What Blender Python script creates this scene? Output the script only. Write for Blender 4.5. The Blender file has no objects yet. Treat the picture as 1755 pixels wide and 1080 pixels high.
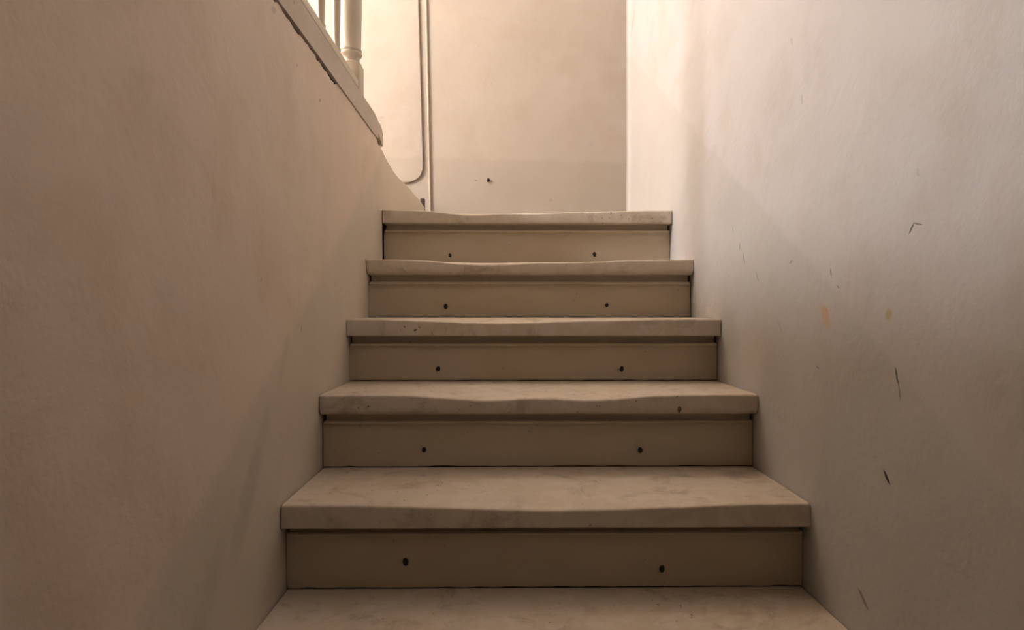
import bpy, bmesh, math, random
from mathutils import Vector, noise

random.seed(7)
scene = bpy.context.scene
C = scene.collection
E = 2.304                      # eye height above the lower hall floor

# ------------------------------------------------------------------ camera
cam_data = bpy.data.cameras.new('camera')
cam = bpy.data.objects.new('camera', cam_data)
C.objects.link(cam)
cam_data.sensor_width = 36.0
cam_data.lens = 36.0 * 1082.0 / 1755.0
cam_data.clip_start = 0.02
cam.location = (0, 0, E)
cam.rotation_euler = (math.radians(90 - 0.53), 0, math.radians(-0.715))
scene.camera = cam

# ------------------------------------------------------------------ world, exposure
world = bpy.data.worlds.new('world')
scene.world = world
world.use_nodes = True
world.node_tree.nodes['Background'].inputs[0].default_value = (1.0, 0.82, 0.62, 1)
world.node_tree.nodes['Background'].inputs[1].default_value = 0.0
vs = scene.view_settings
vs.view_transform = 'Standard'
vs.look = 'None'
vs.exposure = 0.0
vs.gamma = 1.0
vs.use_curve_mapping = False

# two glass globes light the place: one warm over the landing, one whiter in the hall behind the balustrade
LAMPS = {'landing': ((-0.86, 2.64, E + 2.55), (1.0, 0.86, 0.70), 51.0, 0.15),
         'hall': ((-2.25, 1.95, E + 1.80), (1.0, 0.985, 1.0), 139.0, 0.22)}

# ------------------------------------------------------------------ dimensions
XL, XR = -0.461, 0.639         # faces of the left and right stair walls
YB = 3.20                      # face of the back wall
W = XR - XL
GO = 0.272                     # going
OV = 0.034                     # nosing overhang
TH = 0.050                     # tread thickness
STEP_Y = {n: 1.302 + GO * n for n in range(-9, 5)}
STEP_Z = {0: -0.404, 1: -0.2145, 2: -0.0286, 3: 0.166, 4: 0.375}
for n in range(-1, -10, -1):
    STEP_Z[n] = -0.404 + 0.19 * n
for n in STEP_Z:
    STEP_Z[n] += E
LAND = STEP_Z[4]
UP = E + 0.695                 # upper hall floor
CEIL = E + 3.1

# ------------------------------------------------------------------ materials
PAINT = 0.66                   # old paint reflects a little less than the swatches below
def new_mat(name, rough=0.7, spec=0.3):
    m = bpy.data.materials.new(name)
    m.use_nodes = True
    nt = m.node_tree
    b = nt.nodes['Principled BSDF']
    b.inputs['Roughness'].default_value = rough
    b.inputs['Specular IOR Level'].default_value = spec
    return m, nt, b

def nd(nt, kind, **kw):
    n = nt.nodes.new(kind)
    for k, v in kw.items():
        setattr(n, k, v)
    return n

def math_node(nt, op, a, b=None, clamp=False):
    n = nd(nt, 'ShaderNodeMath', operation=op)
    n.use_clamp = clamp
    for i, v in enumerate((a, b)):
        if v is None:
            continue
        if isinstance(v, (int, float)):
            n.inputs[i].default_value = v
        else:
            nt.links.new(v, n.inputs[i])
    return n.outputs[0]

def noise_tex(nt, coord, scale, detail=4, rough=0.55, dist=0.0, stretch=None):
    if stretch:
        mp = nd(nt, 'ShaderNodeMapping')
        mp.inputs['Scale'].default_value = stretch
        nt.links.new(coord, mp.inputs['Vector'])
        coord = mp.outputs[0]
    n = nd(nt, 'ShaderNodeTexNoise')
    n.inputs['Scale'].default_value = scale
    n.inputs['Detail'].default_value = detail
    n.inputs['Roughness'].default_value = rough
    n.inputs['Distortion'].default_value = dist
    nt.links.new(coord, n.inputs['Vector'])
    return n.outputs[0]

def smooth(nt, v, lo, hi, a=0.0, b=1.0):
    n = nd(nt, 'ShaderNodeMapRange', interpolation_type='SMOOTHSTEP')
    nt.links.new(v, n.inputs['Value'])
    n.inputs['From Min'].default_value = lo
    n.inputs['From Max'].default_value = hi
    n.inputs['To Min'].default_value = a
    n.inputs['To Max'].default_value = b
    return n.outputs['Result']

def mix(nt, fac, a, b, blend='MIX'):
    n = nd(nt, 'ShaderNodeMix', data_type='RGBA', blend_type=blend)
    n.clamp_factor = True
    if isinstance(fac, (int, float)):
        n.inputs[0].default_value = fac
    else:
        nt.links.new(fac, n.inputs[0])
    for s, v in ((6, a), (7, b)):
        if isinstance(v, tuple):
            n.inputs[s].default_value = (*[c * PAINT for c in v], 1)
        else:
            nt.links.new(v, n.inputs[s])
    return n.outputs[2]

def bump(nt, bsdf, pairs):
    prev = None
    for h, strength, dist in pairs:
        n = nd(nt, 'ShaderNodeBump')
        n.inputs['Strength'].default_value = strength
        n.inputs['Distance'].default_value = dist
        nt.links.new(h, n.inputs['Height'])
        if prev:
            nt.links.new(prev, n.inputs['Normal'])
        prev = n.outputs[0]
    nt.links.new(prev, bsdf.inputs['Normal'])

def coords(nt):
    tc = nd(nt, 'ShaderNodeTexCoord')
    sp = nd(nt, 'ShaderNodeSeparateXYZ')
    nt.links.new(tc.outputs['Object'], sp.inputs[0])
    return tc.outputs['Object'], sp.outputs

def stroke(nt, u, v, wob, a, b, width, power=1.0, soft=0.35):
    """mask of a tapered scratch from a to b in wall coordinates (u along, v up)"""
    cu, cv = (a[0] + b[0]) / 2, (a[1] + b[1]) / 2
    du, dv = b[0] - a[0], b[1] - a[1]
    L = math.hypot(du, dv)
    cu_, sv_ = du / L, dv / L
    pu = math_node(nt, 'SUBTRACT', u, cu)
    pv = math_node(nt, 'SUBTRACT', v, cv)
    along = math_node(nt, 'ADD', math_node(nt, 'MULTIPLY', pu, cu_ / (L / 2)), math_node(nt, 'MULTIPLY', pv, sv_ / (L / 2)))
    acr = math_node(nt, 'ADD', math_node(nt, 'MULTIPLY', pu, -sv_), math_node(nt, 'MULTIPLY', pv, cu_))
    acr = math_node(nt, 'ADD', acr, math_node(nt, 'MULTIPLY', wob, min(width * 2.2, 0.012)))
    acr = math_node(nt, 'DIVIDE', acr, width)
    r = math_node(nt, 'ADD', math_node(nt, 'POWER', math_node(nt, 'ABSOLUTE', along), 2.0),
                  math_node(nt, 'POWER', math_node(nt, 'ABSOLUTE', acr), 2.0))
    return math_node(nt, 'MULTIPLY', smooth(nt, r, soft, 1.25, 1.0, 0.0), power)

def wall_material(name, base, alt, axis, dado=None, marks=(), stains=(), dado_col=None, bump_k=1.0):
    """painted plaster; axis = index of the horizontal wall coordinate"""
    m, nt, b = new_mat(name, 0.62, 0.25)
    co, ax = coords(nt)
    u, v = ax[axis], ax[2]
    big = noise_tex(nt, co, 1.6, 4, 0.6, 0.4)
    mid = noise_tex(nt, co, 7.0, 5, 0.6, 0.3)
    fine = noise_tex(nt, co, 55.0, 4, 0.6)
    lump = noise_tex(nt, co, 3.4, 2, 0.45)
    col = mix(nt, smooth(nt, big, 0.36, 0.66), base, alt)
    tint = tuple(c * f for c, f in zip(base, (0.95, 0.925, 0.89)))
    col = mix(nt, smooth(nt, mid, 0.44, 0.70, 0.0, 0.9), col, tint)
    wob = math_node(nt, 'SUBTRACT', noise_tex(nt, co, 38.0, 3), 0.5)
    slow = math_node(nt, 'SUBTRACT', noise_tex(nt, co, 6.0, 2), 0.5)
    if dado:
        k, z0, soft, amt = dado           # paint below the line z = z0 + k*u
        line = math_node(nt, 'SUBTRACT', v, math_node(nt, 'ADD', math_node(nt, 'MULTIPLY', u, k), z0))
        line = math_node(nt, 'ADD', line, math_node(nt, 'MULTIPLY', slow, 0.05))
        col = mix(nt, smooth(nt, line, -soft, soft, amt, 0.0), col, dado_col)
    # scuffs, small specks
    spk = noise_tex(nt, co, 19.0, 3, 0.5)
    spk2 = noise_tex(nt, co, 3.0, 2, 0.5)
    f = math_node(nt, 'MULTIPLY', smooth(nt, spk, 0.70, 0.76), smooth(nt, spk2, 0.50, 0.62, 0.0, 0.40))
    col = mix(nt, f, col, tuple(c * 0.55 for c in base))
    for (a, bb, wd, pw, c) in stains:
        k = stroke(nt, u, v, wob, a, bb, wd, pw, 0.0)
        k = math_node(nt, 'MULTIPLY', k, smooth(nt, spk, 0.30, 0.60, 0.35, 1.0))
        col = mix(nt, k, col, c)
    holes = None
    for (a, bb, wd, pw) in marks:
        k = stroke(nt, u, v, wob, a, bb, wd, pw)
        col = mix(nt, k, col, (0.045, 0.032, 0.022))
        holes = k if holes is None else math_node(nt, 'MAXIMUM', holes, k)
    nt.links.new(col, b.inputs['Base Color'])
    pairs = [(lump, 0.5 * bump_k, 0.03), (mid, 0.42 * bump_k, 0.009), (fine, 0.35 * bump_k, 0.002)]
    if holes is not None:
        pairs.append((math_node(nt, 'SUBTRACT', 1.0, holes), 0.5, 0.003))
    bump(nt, b, pairs)
    return m

def zz(v):
    return v + E

CREAM = (0.98, 0.815, 0.655)
M = {}
M['wall_right'] = wall_material(
    'right_wall_plaster', (0.785, 0.75, 0.725), (0.80, 0.76, 0.745), 1,
    dado=(0.63, zz(-0.735), 0.012, 0.55), dado_col=(0.685, 0.66, 0.62),
    marks=[((0.990, zz(0.118)), (0.976, zz(0.136)), 0.0022, 0.75), ((0.979, zz(0.135)), (0.955, zz(0.128)), 0.0016, 0.55),
           ((1.020, zz(-0.094)), (1.013, zz(-0.121)), 0.0028, 0.7), ((1.014, zz(-0.112)), (1.007, zz(-0.148)), 0.0012, 0.7),
           ((1.053, zz(-0.271)), (1.034, zz(-0.292)), 0.0034, 0.95),
           ((1.130, zz(-0.503)), (1.092, zz(-0.530)), 0.0045, 0.5),
           ((1.685, zz(0.150)), (1.668, zz(0.118)), 0.004, 0.35), ((1.709, zz(0.180)), (1.704, zz(0.158)), 0.002, 0.5),
           ((1.60, zz(0.098)), (1.575, zz(0.066)), 0.003, 0.32), ((1.229, zz(0.082)), (1.226, zz(0.060)), 0.0025, 0.5),
           ((1.765, zz(0.232)), (1.752, zz(0.212)), 0.002, 0.35), ((1.285, zz(-0.117)), (1.270, zz(-0.121)), 0.002, 0.4),
           ((1.404, zz(0.606)), (1.396, zz(0.586)), 0.006, 0.16), ((1.352, zz(0.462)), (1.348, zz(0.436)), 0.005, 0.18),
           ((1.41, zz(0.104)), (1.39, zz(0.106)), 0.003, 0.25), ((1.205, zz(0.046)), (1.196, zz(0.040)), 0.002, 0.4),
           ((3.08, zz(1.47)), (3.19, zz(1.36)), 0.008, 0.35), ((1.47, zz(-0.02)), (1.44, zz(-0.06)), 0.004, 0.15)],
    stains=[((1.268, zz(0.014)), (1.228, zz(-0.040)), 0.015, 1.0, (0.78, 0.50, 0.20)),
            ((1.048, zz(-0.002)), (1.034, zz(-0.018)), 0.012, 0.8, (0.66, 0.52, 0.22)),
            ((1.66, zz(0.03)), (1.38, zz(-0.26)), 0.10, 0.16, (0.55, 0.47, 0.38))])
M['wall_left'] = wall_material(
    'left_wall_plaster', CREAM, (1.0, 0.825, 0.68), 1,
    dado=(0.61, zz(-0.885), 0.03, 0.85), dado_col=(0.84, 0.74, 0.60), bump_k=1.1,
    marks=[((1.60, zz(0.527)), (1.58, zz(0.516)), 0.005, 0.35), ((1.292, zz(0.606)), (1.262, zz(0.592)), 0.008, 0.22),
           ((1.42, zz(0.546)), (1.408, zz(0.540)), 0.004, 0.25), ((1.446, zz(-0.036)), (1.438, zz(-0.054)), 0.004, 0.3),
           ((2.10, zz(0.168)), (2.11, zz(0.150)), 0.006, 0.5), ((1.21, zz(0.06)), (1.20, zz(0.05)), 0.003, 0.2)],
    stains=[((1.25, zz(-0.18)), (1.05, zz(-0.46)), 0.035, 0.30, (0.42, 0.36, 0.30)),
            ((1.36, zz(-0.05)), (1.30, zz(-0.16)), 0.018, 0.25, (0.46, 0.39, 0.32)),
            ((1.05, zz(-0.36)), (0.86, zz(-0.60)), 0.04, 0.25, (0.44, 0.36, 0.30))])
M['wall_back'] = wall_material(
    'back_wall_plaster', (0.60, 0.52, 0.445), (0.58, 0.505, 0.43), 0,
    dado=(-0.02, zz(0.757), 0.012, 0.6), dado_col=(0.515, 0.45, 0.375), bump_k=0.7,
    marks=[((-0.148, zz(0.652)), (-0.135, zz(0.652)), 0.004, 0.35), ((-0.64, zz(0.965)), (-0.60, zz(0.965)), 0.008, 0.12)])
M['plaster'] = wall_material('hall_plaster', CREAM, (0.82, 0.72, 0.61), 1)

def paint_material(name, base, worn, dirt, rough=0.5, worn_amt=0.0, speck=0.6):
    m, nt, b = new_mat(name, rough, 0.35)
    co, ax = coords(nt)
    a = noise_tex(nt, co, 3.2, 4, 0.6, 0.4, (1, 2.2, 2.2))
    c2 = noise_tex(nt, co, 21.0, 5, 0.65, 0.3)
    fine = noise_tex(nt, co, 120.0, 3, 0.6)
    col = mix(nt, smooth(nt, a, 0.35, 0.68), base, tuple(x * y for x, y in zip(base, (0.94, 0.91, 0.86))))
    if worn_amt:
        col = mix(nt, smooth(nt, c2, 0.42, 0.62, 0.0, worn_amt), col, worn)
        gr = noise_tex(nt, co, 9.0, 5, 0.7, 0.8)
        col = mix(nt, smooth(nt, gr, 0.52, 0.70, 0.0, worn_amt * 0.7), col, dirt)
    sp = noise_tex(nt, co, 75.0, 3, 0.55)
    sp2 = noise_tex(nt, co, 5.0, 2, 0.5)
    k = math_node(nt, 'MULTIPLY', smooth(nt, sp, 0.66, 0.74), smooth(nt, sp2, 0.47, 0.60, 0.0, speck))
    col = mix(nt, k, col, (0.10, 0.075, 0.05))
    nt.links.new(col, b.inputs['Base Color'])
    bump(nt, b, [(c2, 0.25, 0.003), (fine, 0.12, 0.0008)])
    return m

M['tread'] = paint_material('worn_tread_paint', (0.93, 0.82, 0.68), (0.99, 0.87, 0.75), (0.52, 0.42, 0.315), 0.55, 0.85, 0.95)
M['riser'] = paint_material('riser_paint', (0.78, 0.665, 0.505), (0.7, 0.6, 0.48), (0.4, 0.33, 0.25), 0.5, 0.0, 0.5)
M['trim'] = paint_material('cream_gloss_paint', (0.78, 0.685, 0.55), (0.7, 0.6, 0.48), (0.4, 0.33, 0.25), 0.36, 0.0, 0.3)
M['fascia'] = paint_material('fascia_paint', (0.74, 0.65, 0.55), (0.80, 0.70, 0.6), (0.50, 0.42, 0.34), 0.6, 0.35, 0.7)

def flat_material(name, c, rough=0.6, metal=0.0):
    m, nt, b = new_mat(name, rough)
    co, ax = coords(nt)
    n = noise_tex(nt, co, 60.0, 4)
    col = mix(nt, n, tuple(x * 0.75 for x in c), tuple(min(1, x * 1.2) for x in c))
    nt.links.new(col, b.inputs['Base Color'])
    b.inputs['Metallic'].default_value = metal
    return m

M['iron'] = flat_material('dark_iron', (0.03, 0.022, 0.016), 0.65)
M['cable'] = flat_material('grey_cable_sheath', (0.40, 0.335, 0.27), 0.6)
M['conduit'] = flat_material('painted_cable', (0.62, 0.53, 0.43), 0.7)
M['brown'] = flat_material('bare_brown_wood', (0.17, 0.105, 0.06), 0.7)
M['dark_wood_and_shade'] = flat_material('dark_brown_wood_and_shade', (0.06, 0.038, 0.028), 0.6)  # wood brown, also used for the shade strip in the crack
M['floor'] = paint_material('landing_boards', (0.66, 0.57, 0.45), (0.7, 0.6, 0.5), (0.42, 0.34, 0.26), 0.55, 0.4, 0.6)
for key, (pos, colr, power, rad) in LAMPS.items():
    glow = bpy.data.materials.new('lamp_glass_' + key)
    glow.use_nodes = True
    gb = glow.node_tree.nodes['Principled BSDF']
    gb.inputs['Base Color'].default_value = (0.9, 0.88, 0.82, 1)
    gb.inputs['Emission Color'].default_value = (*colr, 1)
    gb.inputs['Emission Strength'].default_value = power
    M['glow_' + key] = glow

# ------------------------------------------------------------------ helpers
def obj(name, bm, mat, parent=None, smooth_shade=False, auto=None):
    me = bpy.data.meshes.new(name)
    bmesh.ops.recalc_face_normals(bm, faces=bm.faces)
    bm.to_mesh(me)
    bm.free()
    o = bpy.data.objects.new(name, me)
    me.materials.append(M[mat])
    C.objects.link(o)
    if smooth_shade:
        for p in me.polygons:
            p.use_smooth = True
        if auto:
            me.set_sharp_from_angle(angle=math.radians(auto))
    if parent:
        o.parent = parent
    return o

def thing(name, label, cat, group=None):
    o = bpy.data.objects.new(name, None)
    o.empty_display_size = 0.1
    C.objects.link(o)
    o['label'] = label
    o['category'] = cat
    if group:
        o['group'] = group
    return o

def tag(o, label, cat):
    o['label'] = label
    o['category'] = cat
    return o

def struct(o, label):
    o['kind'] = 'structure'
    o['label'] = label
    return o

def box_bm(lo, hi, bevel=0.0, segs=2):
    bm = bmesh.new()
    bmesh.ops.create_cube(bm, size=1.0)
    for v in bm.verts:
        v.co = Vector([lo[i] + (v.co[i] + 0.5) * (hi[i] - lo[i]) for i in range(3)])
    if bevel:
        bmesh.ops.bevel(bm, geom=bm.edges[:], offset=bevel, segments=segs, affect='EDGES', profile=0.5)
    return bm

def grid_solid(nu, nv, front, back):
    """closed solid between two height fields front(i,j) and back(i,j)"""
    bm = bmesh.new()
    A = [[bm.verts.new(front(i, j)) for j in range(nv + 1)] for i in range(nu + 1)]
    B = [[bm.verts.new(back(i, j)) for j in range(nv + 1)] for i in range(nu + 1)]
    for i in range(nu):
        for j in range(nv):
            bm.faces.new((A[i][j], A[i + 1][j], A[i + 1][j + 1], A[i][j + 1]))
    bm.faces.new([B[i][0] for i in range(nu + 1)] + [B[nu][j] for j in range(1, nv + 1)] +
                 [B[i][nv] for i in range(nu - 1, -1, -1)] + [B[0][j] for j in range(nv - 1, 0, -1)])
    for i in range(nu):
        for j in (0, nv):
            bm.faces.new((A[i][j], A[i + 1][j], B[i + 1][j], B[i][j]))
    for j in range(nv):
        for i in (0, nu):
            bm.faces.new((A[i][j], A[i][j + 1], B[i][j + 1], B[i][j]))
    loose = [v for v in bm.verts if not v.link_faces]
    bmesh.ops.delete(bm, geom=loose, context='VERTS')
    return bm

def loft(rings, closed=True, caps=True):
    bm = bmesh.new()
    R = [[bm.verts.new(p) for p in r] for r in rings]
    n = len(R[0])
    for a, b in zip(R, R[1:]):
        for k in range(n if closed else n - 1):
            bm.faces.new((a[k], a[(k + 1) % n], b[(k + 1) % n], b[k]))
    if caps:
        bm.faces.new(R[0])
        bm.faces.new(list(reversed(R[-1])))
    return bm

def lathe_bm(prof, cx, cy, seg=28):
    rings = []
    for r, z in prof:
        rings.append([(cx + r * math.cos(2 * math.pi * k / seg), cy + r * math.sin(2 * math.pi * k / seg), z) for k in range(seg)])
    return loft(rings)

def tube_bm(path, r, seg=12):
    rings = []
    P = [Vector(p) for p in path]
    up = Vector((0, 1, 0))
    for i, p in enumerate(P):
        t = (P[min(i + 1, len(P) - 1)] - P[max(i - 1, 0)]).normalized()
        s = t.cross(up).normalized()
        u = s.cross(t)
        rings.append([p + s * (r * math.cos(a)) + u * (r * math.sin(a)) for a in [2 * math.pi * k / seg for k in range(seg)]])
    return loft(rings)

def nz(x, y=0.0, z=0.0):
    return noise.noise(Vector((x, y, z)))

def lerp(a, b, t):
    return a + (b - a) * t

# ------------------------------------------------------------------ the walls
YF = -2.8                      # front end of the stairwell behind the viewer
yr = [lerp(YF, YB - 0.025, i / 100) for i in range(101)] + [YB - 0.025 + 0.025 * math.sin(math.pi / 2 * k / 10) for k in range(1, 11)]
def front_r(i, j):
    y, z = yr[i], lerp(0, CEIL, j / 80)
    q = max(0.0, y - (YB - 0.025))
    fillet = 0.025 - math.sqrt(max(0.0, 0.000625 - q * q))        # plaster rounded into the corner
    return (XR - 0.8 * fillet + 0.0022 * nz(y * 1.7, z * 1.7, 3) + 0.0008 * nz(y * 7, z * 7, 9), y, z)
o = obj('wall_right', grid_solid(110, 80, front_r, lambda i, j: (XR + 0.14, yr[i], lerp(0, CEIL, j / 80))), 'wall_right', None, True, 50)
struct(o, 'off-white scuffed plaster wall along the right side of the stairs')

XH = -2.8                      # far side of the upper hall
def front_b(i, j):
    x, z = lerp(XH, XR + 0.14, i / 100), lerp(0, CEIL, j / 80)
    return (x, YB + 0.002 * nz(x * 1.9, z * 1.9, 21), z)
wb = obj('wall_back', grid_solid(100, 80, front_b, lambda i, j: (lerp(XH, XR + 0.14, i / 100), YB + 0.14, lerp(0, CEIL, j / 80))), 'wall_back', None, True, 50)
struct(wb, 'warm cream plaster wall facing the top of the stairs')

# left wall: plaster ends below the floor edge of the upper hall in a broken line
YE = 2.398
def crack_z(y):
    z = E + 0.6275 - 0.006 * (y - 1.3)
    open_ = 0.0
    if y < 1.76:
        open_ = 0.0085 + 0.010 * nz(y * 8.0, 4.2) + 0.006 * nz(y * 34.0, 1.1) + 0.005 * (random.Random(int(y * 55)).random() - 0.5)
        open_ = max(0.0015, open_) * min(1.0, (1.76 - y) / 0.03 + 0.3)
    else:
        open_ = 0.006 * max(0.0, nz(y * 21.0, 7.7) - 0.2)
    if y > 2.30:
        open_ = 0.004 + 0.014 * max(0.0, 1 - abs(y - 2.345) / 0.035) + 0.005 * nz(y * 40, 2)
    return z - max(0.0002, open_)
NY = 420
ys = [lerp(YF, 0.9, i / 60) for i in range(60)] + [lerp(0.9, YE, i / (NY - 60)) for i in range(NY - 59)]
def front_l(i, j):
    y = ys[i]
    top = crack_z(y)
    t = j / 50
    z = lerp(0, top, t)
    x = XL + 0.0025 * nz(y * 1.6, z * 1.6, 13) + 0.0008 * nz(y * 6, z * 6, 5)
    if j == 50:
        x -= 0.0015 + 0.002 * abs(nz(y * 22, 3))
    return (x, y, z)
def back_l(i, j):
    y = ys[i]
    return (XL - 0.13, y, lerp(0, crack_z(y), j / 50))
o = obj('wall_left', grid_solid(NY, 50, front_l, back_l), 'wall_left', None, True, 50)
struct(o, 'shaded cream plaster wall along the left side of the stairs')
wall_left = o
obj('crack_shade_strip', box_bm((XL - 0.05, YF, E + 0.585), (XL - 0.006, 2.30, E + 0.632)), 'dark_wood_and_shade', wall_left)  # dark strip set inside the crack, its colour stands in for shade

# floor edge (fascia) of the upper hall above the crack, its end broken and rounded
prof = [(YF, E + 0.628), (1.0, E + 0.6285)]
y = 1.0
while y < 2.30:
    prof.append((y, E + 0.6275 - 0.006 * (y - 1.3) + 0.0012 * nz(y * 25, 8)))
    y += 0.02
prof += [(2.318, E + 0.624), (2.326, E + 0.640), (2.336, E + 0.646), (2.346, E + 0.636), (2.368, E + 0.627), (2.392, E + 0.619), (2.408, E + 0.617),
         (2.418, E + 0.628), (2.416, E + 0.648), (2.404, E + 0.668), (2.385, E + 0.680), (2.350, E + 0.688), (2.330, E + 0.6845), (2.300, E + 0.692), (2.25, E + 0.6955)]
prof += [(2.10, E + 0.696), (1.0, E + 0.696), (YF, E + 0.696)]
bm = bmesh.new()
fv = [bm.verts.new((XL + (0.0032 if p[0] < 1.74 else 0.0012) + 0.0012 * nz(p[0] * 14, p[1] * 20), p[0], p[1])) for p in prof]
bv = [bm.verts.new((XL - 0.14, p[0], p[1])) for p in prof]
bm.faces.new(fv)
bm.faces.new(list(reversed(bv)))
for k in range(len(prof)):
    q = (k + 1) % len(prof)
    bm.faces.new((fv[k], fv[q], bv[q], bv[k]))
bmesh.ops.triangulate(bm, faces=[f for f in bm.faces if len(f.verts) > 4])
o = obj('trim_1', bm, 'fascia')
struct(o, 'chipped floor edge band above the crack at the top of the left wall')

# curved low wall end sweeping down to the landing
cp = [(2.400, -0.4655, 0.620), (2.43, -0.461, 0.607), (2.46, -0.458, 0.594), (2.50, -0.4535, 0.582), (2.54, -0.450, 0.573), (2.58, -0.445, 0.562), (2.62, -0.439, 0.553), (2.67, -0.4325, 0.547),
      (2.72, -0.4235, 0.543), (2.79, -0.415, 0.536), (2.86, -0.407, 0.5275), (2.92, -0.402, 0.5225), (2.98, -0.3975, 0.518), (3.04, -0.392, 0.512), (3.08, -0.389, 0.507)]
rings = []
for (y, x, z) in cp:
    rings.append([(x, y, LAND), (x, y, E + z - 0.012), (x - 0.004, y, E + z - 0.003), (x - 0.014, y, E + z), (-0.74, y, E + z), (-0.74, y, LAND)])
o = obj('wall_landing', loft(rings), 'wall_left', None, True, 40)
struct(o, 'low curved wall end sweeping down onto the landing beyond the left wall')

# floors, ceiling and the rest of the hall (out of view, they carry the light), plus added light blockers
o = obj('floor', box_bm((XH, YF, -0.12), (XR + 0.14, STEP_Y[-9] + OV + 0.02, 0.0)), 'dark_wood_and_shade')
struct(o, 'floor of the lower hall at the foot of the stairs')
o = obj('floor_landing', box_bm((-0.74, STEP_Y[4] + 0.30, LAND - 0.12), (XR, YB, LAND)), 'floor')
struct(o, 'landing floor behind the top step')
o = obj('floor_upper', box_bm((XH, YF, E + 0.45), (XL - 0.14, 2.30, UP)), 'floor')
struct(o, 'floor of the upper hall behind the balustrade')
o = obj('slab_light_block', box_bm((XL - 0.14, YF, E + 0.45), (XR, -0.2, UP)), 'floor')  # added overhead slab, keeps light off the lower stairs
struct(o, 'unseen slab added over the stairwell behind the viewer to block light')
o = obj('floor_upper_side', box_bm((XH, 2.30, E + 0.25), (-0.74, YB, E + 0.53)), 'floor')
struct(o, 'raised floor beside the landing behind the curved wall end')
o = obj('ceiling', box_bm((XH, YF, CEIL), (XR + 0.14, YB + 0.14, CEIL + 0.1)), 'plaster')
struct(o, 'plaster ceiling high above the stairs')
o = obj('wall_hall', box_bm((XH - 0.1, YF, 0), (XH, YB + 0.14, CEIL)), 'plaster')
struct(o, 'far plaster wall of the upper hall')
o = obj('wall_light_block', box_bm((XH, 1.16, UP), (-1.3, 1.28, CEIL)), 'plaster')  # added out of view to cut lamp light towards the viewer
struct(o, 'unseen wall added in the upper hall to block lamp light')
o = obj('wall_front', box_bm((XH - 0.1, YF - 0.1, 0), (XR + 0.14, YF, CEIL)), 'plaster')
struct(o, 'plaster wall at the foot of the stairs behind the viewer')

# ------------------------------------------------------------------ the staircase
stairs = thing('staircase', 'flight of worn cream-painted steps climbing between two plaster walls', 'staircase')
WEAR = {0: [(0.12, 0.27, 0.0135)], 1: [(-0.05, 0.125, 0.0125), (0.215, 0.125, 0.0125)], 2: [(-0.02, 0.22, 0.0125), (0.3, 0.12, 0.003)],
        3: [(-0.06, 0.17, 0.017), (0.24, 0.15, 0.008)], 4: [(-0.14, 0.12, 0.016), (0.10, 0.17, 0.013), (0.36, 0.12, 0.004)],
        -1: [(0.08, 0.25, 0.014)], -2: [(0.05, 0.25, 0.013)], -3: [(0.1, 0.25, 0.013)], -4: [(0.05, 0.3, 0.012)]}
for n in range(-9, -4):
    WEAR[n] = [(0.06, 0.26, 0.013)]
SOFT_BOTTOM = {0: 0.004, 1: 0.019, 2: 0.004, 3: 0.022, 4: 0.006, -1: 0.006, -2: 0.01, -3: 0.006, -4: 0.01, -5: 0.006, -6: 0.01, -7: 0.006, -8: 0.01, -9: 0.006}
NX = 110

def make_tread(n):
    y0, z0 = STEP_Y[n], STEP_Z[n]
    depth = GO + OV + 0.004 if n < 4 else 0.30
    rb = SOFT_BOTTOM[n]
    rt = 0.0035
    rings = []
    for i in range(NX + 1):
        t = i / NX
        x = lerp(XL + 0.0028, XR - 0.0030, t)
        d = sum(a * math.exp(-((x - c) / s) ** 2) for c, s, a in WEAR[n])
        d += 0.0006 * nz(x * 30, n * 3.1) + 0.0009 * nz(x * 9, n * 5.7)
        chip = 0.0012 * max(0.0, nz(x * 45, n * 2.3))
        fy = y0 + 0.0012 * nz(x * 4, n * 1.9) + 0.10 * d
        ring = []
        for dy in (depth, 0.22, 0.17, 0.13, 0.10, 0.075, 0.055, 0.040, 0.028, 0.018, 0.010, 0.0055):
            drop = d * (0.50 * math.exp(-(dy / 0.11) ** 2) + 0.50 * math.exp(-(dy / 0.030) ** 1.6))
            fade = min(1.0, (depth - dy) / 0.08)
            ring.append((dy + y0, z0 - drop + 0.0005 * nz(x * 12, dy * 20, n) * fade))
        zt = z0 - d - chip
        ring.append((fy + rt * 0.6, zt - rt * 0.25))
        ring.append((fy + rt * 0.15, zt - rt * 0.75))
        ring.append((fy, zt - rt * 1.6))
        zb = z0 - TH
        for k in range(7):
            a = math.pi / 2 * k / 6
            ring.append((fy + rb * (1 - math.cos(a)), zb + rb * (1 - math.sin(a))))
        ring.append((y0 + 0.07, zb))
        ring.append((y0 + depth, zb))
        xx = x
        rings.append([(xx, p[0], p[1]) for p in ring])
    # ragged ends against the plaster
    for e, s in ((0, 1), (-1, -1)):
        rings[e] = [(p[0] + s * 0.0022 * nz(p[1] * 40, p[2] * 30, n + 11), p[1], p[2]) for p in rings[e]]
    return obj('tread', loft(rings), 'tread', stairs, True, 42)

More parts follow.
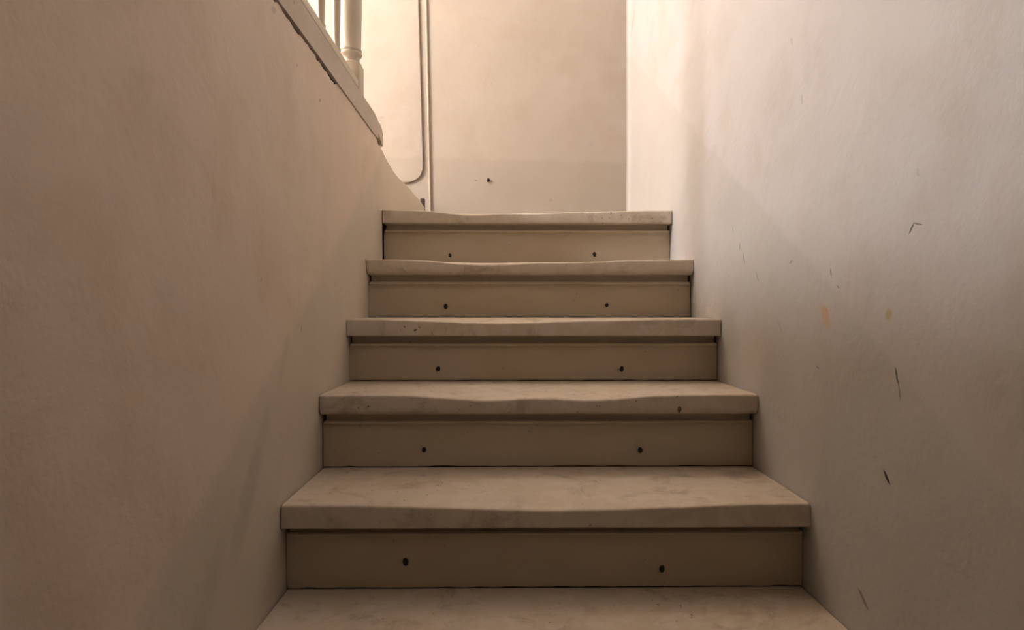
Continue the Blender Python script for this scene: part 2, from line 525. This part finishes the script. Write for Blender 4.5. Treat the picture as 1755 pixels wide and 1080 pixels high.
MOULD = {4: 1.0, 3: 1.0, 2: 0.95, 1: 0.8, 0: 0.7}
def make_riser(n):
    yf = STEP_Y[n] + OV
    zb0 = STEP_Z[n - 1] if n > -9 else 0.0
    zt = STEP_Z[n] - TH - 0.0275 * MOULD.get(n, 0.8)
    def zbot(x):
        return zb0 + 0.0030 + 0.0022 * nz(x * 28, n * 4.4) + 0.0016 * max(0, nz(x * 70, n))
    fr = lambda i, j: (lerp(XL + 0.0015, XR - 0.0025, i / 80), yf + 0.0008 * nz(i * 0.09, j * 0.3, n) + (0.002 if j == 0 else 0.0), lerp(zbot(lerp(XL, XR, i / 80)), zt, j / 6))
    bk = lambda i, j: (lerp(XL + 0.0015, XR - 0.0025, i / 80), yf + 0.02, lerp(zbot(lerp(XL, XR, i / 80)), zt, j / 6))
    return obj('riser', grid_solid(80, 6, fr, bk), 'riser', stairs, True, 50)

COVE = [(0.022, 0.0), (0.004, 0.0), (0.010, -0.004), (0.012, -0.010), (0.012, -0.0225),
        (-0.0105, -0.0232), (-0.0135, -0.0255), (-0.0135, -0.0290), (-0.0115, -0.0315), (-0.0075, -0.0322), (-0.0020, -0.0335), (-0.0012, -0.0375), (0.022, -0.0375)]
def make_moulding(n):
    yf, zt = STEP_Y[n] + OV, STEP_Z[n] - TH
    k = MOULD.get(n, 0.8)
    deep = {4: 1.0, 3: 1.0, 2: 0.8, 1: 0.35, 0: 0.1}.get(n, 0.4)
    rings = []
    for i in range(21):
        x = lerp(XL + 0.008, XR - 0.008, i / 20)
        rings.append([(x, yf + 0.0006 * nz(x * 5, n) + (p[0] * deep if 0 < p[0] < 0.02 else p[0]), zt + p[1] * k + 0.0006 * nz(x * 4, n + 7)) for p in COVE])
    return obj('cove_moulding', loft(rings), 'riser', stairs, True, 35)

def nail_bm():
    bm = bmesh.new()
    seg = 10
    prof = [(0.0026, 0.004), (0.0026, -0.0045), (0.0052, -0.0050), (0.0058, -0.0065), (0.0040, -0.0085), (0.0012, -0.0092)]
    rings = [[(r * math.cos(2 * math.pi * k / seg), y, 1.25 * r * math.sin(2 * math.pi * k / seg)) for k in range(seg)] for r, y in prof]
    bm.free()
    return loft(rings)
tmp = obj('nail', nail_bm(), 'iron', None, True, 40)
nail_mesh = tmp.data
bpy.data.objects.remove(tmp)
def nail(parent, x, y, z, s=1.0, tilt=0.0, sz=1.0):
    o = bpy.data.objects.new('nail', nail_mesh)
    C.objects.link(o)
    o.location = (x, y, z)
    o.scale = (s, s, s * sz)
    o.rotation_euler = (0, tilt, 0)
    o.parent = parent
    return o

NAILS = {4: ((-0.207, 0.206), (0.346, 0.210)), 3: ((-0.198, 0.009), (0.350, 0.014)), 2: ((-0.196, -0.177), (0.350, -0.178)),
         1: ((-0.203, -0.357), (0.347, -0.359)), 0: ((-0.208, -0.533), (0.335, -0.551))}
for n in range(-9, 5):
    make_tread(n)
    r = make_riser(n)
    make_moulding(n)
    if n in NAILS:
        for k, (x, z) in enumerate(NAILS[n]):
            nail(r, x, STEP_Y[n] + OV, E + z, random.uniform(0.95, 1.15), random.uniform(-0.2, 0.3), random.uniform(1.0, 1.3))

chip = nail([c for c in stairs.children if c.name.startswith('tread')][10], 0.439, STEP_Y[1] + 0.0045, E - 0.251, 0.8, 0.1, 1.4)
chip.name = 'paint_chip'
chip.data = nail_mesh.copy()
chip.data.materials[0] = M['brown']

# ------------------------------------------------------------------ balustrade of the upper hall
bal = thing('balustrade', 'cream turned balustrade standing on the floor edge above the left wall', 'balustrade')
XB = XL - 0.030
obj('base_rail', box_bm((XB - 0.030, YF, E + 0.694), (XL + 0.004, 2.000, E + 0.722), 0.006, 3), 'trim', bal, True, 40)
PX, PY = XB - 0.002, 2.045
zb = E + 0.694
s = 0.0345
obj('newel_base', box_bm((PX - s, PY - s, zb), (PX + s, PY + s, E + 0.785), 0.003, 2), 'trim', bal, True, 40)
np_ = [(0.034, 0.783), (0.034, 0.787), (0.030, 0.790), (0.0275, 0.796), (0.0275, 0.803), (0.0300, 0.809), (0.0340, 0.813), (0.0355, 0.817), (0.0355, 0.820), (0.0330, 0.823),
       (0.0320, 0.826), (0.0345, 0.829), (0.0345, 0.832), (0.0325, 0.835), (0.0330, 0.870), (0.0345, 0.940), (0.0350, 1.00), (0.0340, 1.10), (0.0300, 1.25), (0.0265, 1.36), (0.0265, 1.40),
       (0.034, 1.41), (0.034, 1.43), (0.028, 1.44), (0.028, 1.56)]
obj('newel_post', lathe_bm([(r, E + z) for r, z in np_], PX, PY, 32), 'trim', bal, True, 40)
bp = [(0.0135, 0.714), (0.0135, 0.745), (0.0100, 0.750), (0.0100, 0.756), (0.0125, 0.760), (0.0125, 0.766), (0.0098, 0.770), (0.0105, 0.80), (0.0122, 0.90), (0.0115, 1.05), (0.009, 1.25),
      (0.012, 1.27), (0.012, 1.29), (0.010, 1.30), (0.010, 1.50)]
proto = None
for k in range(12):
    y = 1.872 - 0.158 * k
    if proto is None:
        proto = obj('baluster', lathe_bm([(r, E + z) for r, z in bp], 0, 0, 20), 'trim', bal, True, 40)
        b_ = proto
    else:
        b_ = proto.copy()
        C.objects.link(b_)
        b_.parent = bal
    b_.location = (XB - 0.002, y, 0)
obj('handrail', box_bm((XB - 0.030, YF, E + 1.495), (XB + 0.026, PY + 0.02, E + 1.545), 0.014, 4), 'trim', bal, True, 40)

# ------------------------------------------------------------------ pipe, cable and block on the back wall
def lin(z):                    # leaning line the cable follows
    return lerp(-0.372, -0.3925, (z - 0.45) / 1.107)
pipe_path = [(lin(z), YB - 0.0055, E + z) for z in [0.376 + 0.1 * k for k in range(27)]]
tag(obj('wall_cable', tube_bm(pipe_path, 0.0058, 12), 'conduit', None, True, 60), 'straight thin cream-painted cable running down the back wall to the landing', 'cable')
cpts = []
for z in [2.66, 2.3, 1.9, 1.557, 1.30, 1.014, 0.90, 0.82, 0.764, 0.735]:
    cpts.append((lerp(-0.4115, -0.4325, (z - 0.764) / 0.793), E + z))
cpts += [(-0.4110, E + 0.715), (-0.4135, E + 0.698), (-0.4195, E + 0.682), (-0.429, E + 0.667), (-0.442, E + 0.656), (-0.458, E + 0.648), (-0.475, E + 0.6425), (-0.495, E + 0.640), (-0.56, E + 0.638), (-0.70, E + 0.637)]
tag(obj('wall_cable', tube_bm([(x, YB - 0.0055, z) for x, z in cpts], 0.0055, 10), 'cable', None, True, 60), 'thin grey cable on the back wall that bends left just above the landing', 'cable')
tag(obj('wood_block', box_bm((-0.411, 3.105, LAND), (-0.391, 3.135, E + 0.543), 0.002, 2), 'dark_wood_and_shade', None, True, 40), 'small dark block at the foot of the straight cable beside the curved wall end', 'block')
nail(wb, (837 - 864) / 1082 * YB, YB, E + (530 - 310) / 1082 * YB, 1.5, 0.2, 1.0)

# ------------------------------------------------------------------ hall lamp (above the frame)
def pendant(key, label):
    (lx, ly, lz), colr, power, R = LAMPS[key]
    lamp = thing('pendant_lamp', label, 'lamp')
    obj('globe', lathe_bm([(R * math.sin(a), lz - R * math.cos(a)) for a in [math.pi * k / 16 for k in range(1, 16)]], lx, ly, 28), 'glow_' + key, lamp, True)
    obj('cord', lathe_bm([(0.006, lz + R * 0.97), (0.006, CEIL)], lx, ly, 8), 'iron', lamp)
    obj('ceiling_rose', lathe_bm([(0.012, CEIL - 0.04), (0.05, CEIL - 0.02), (0.055, CEIL)], lx, ly, 20), 'trim', lamp, True)
pendant('landing', 'warm glass globe lamp hanging near the landing')
pendant('hall', 'white glass globe lamp hanging low in the upper hall')
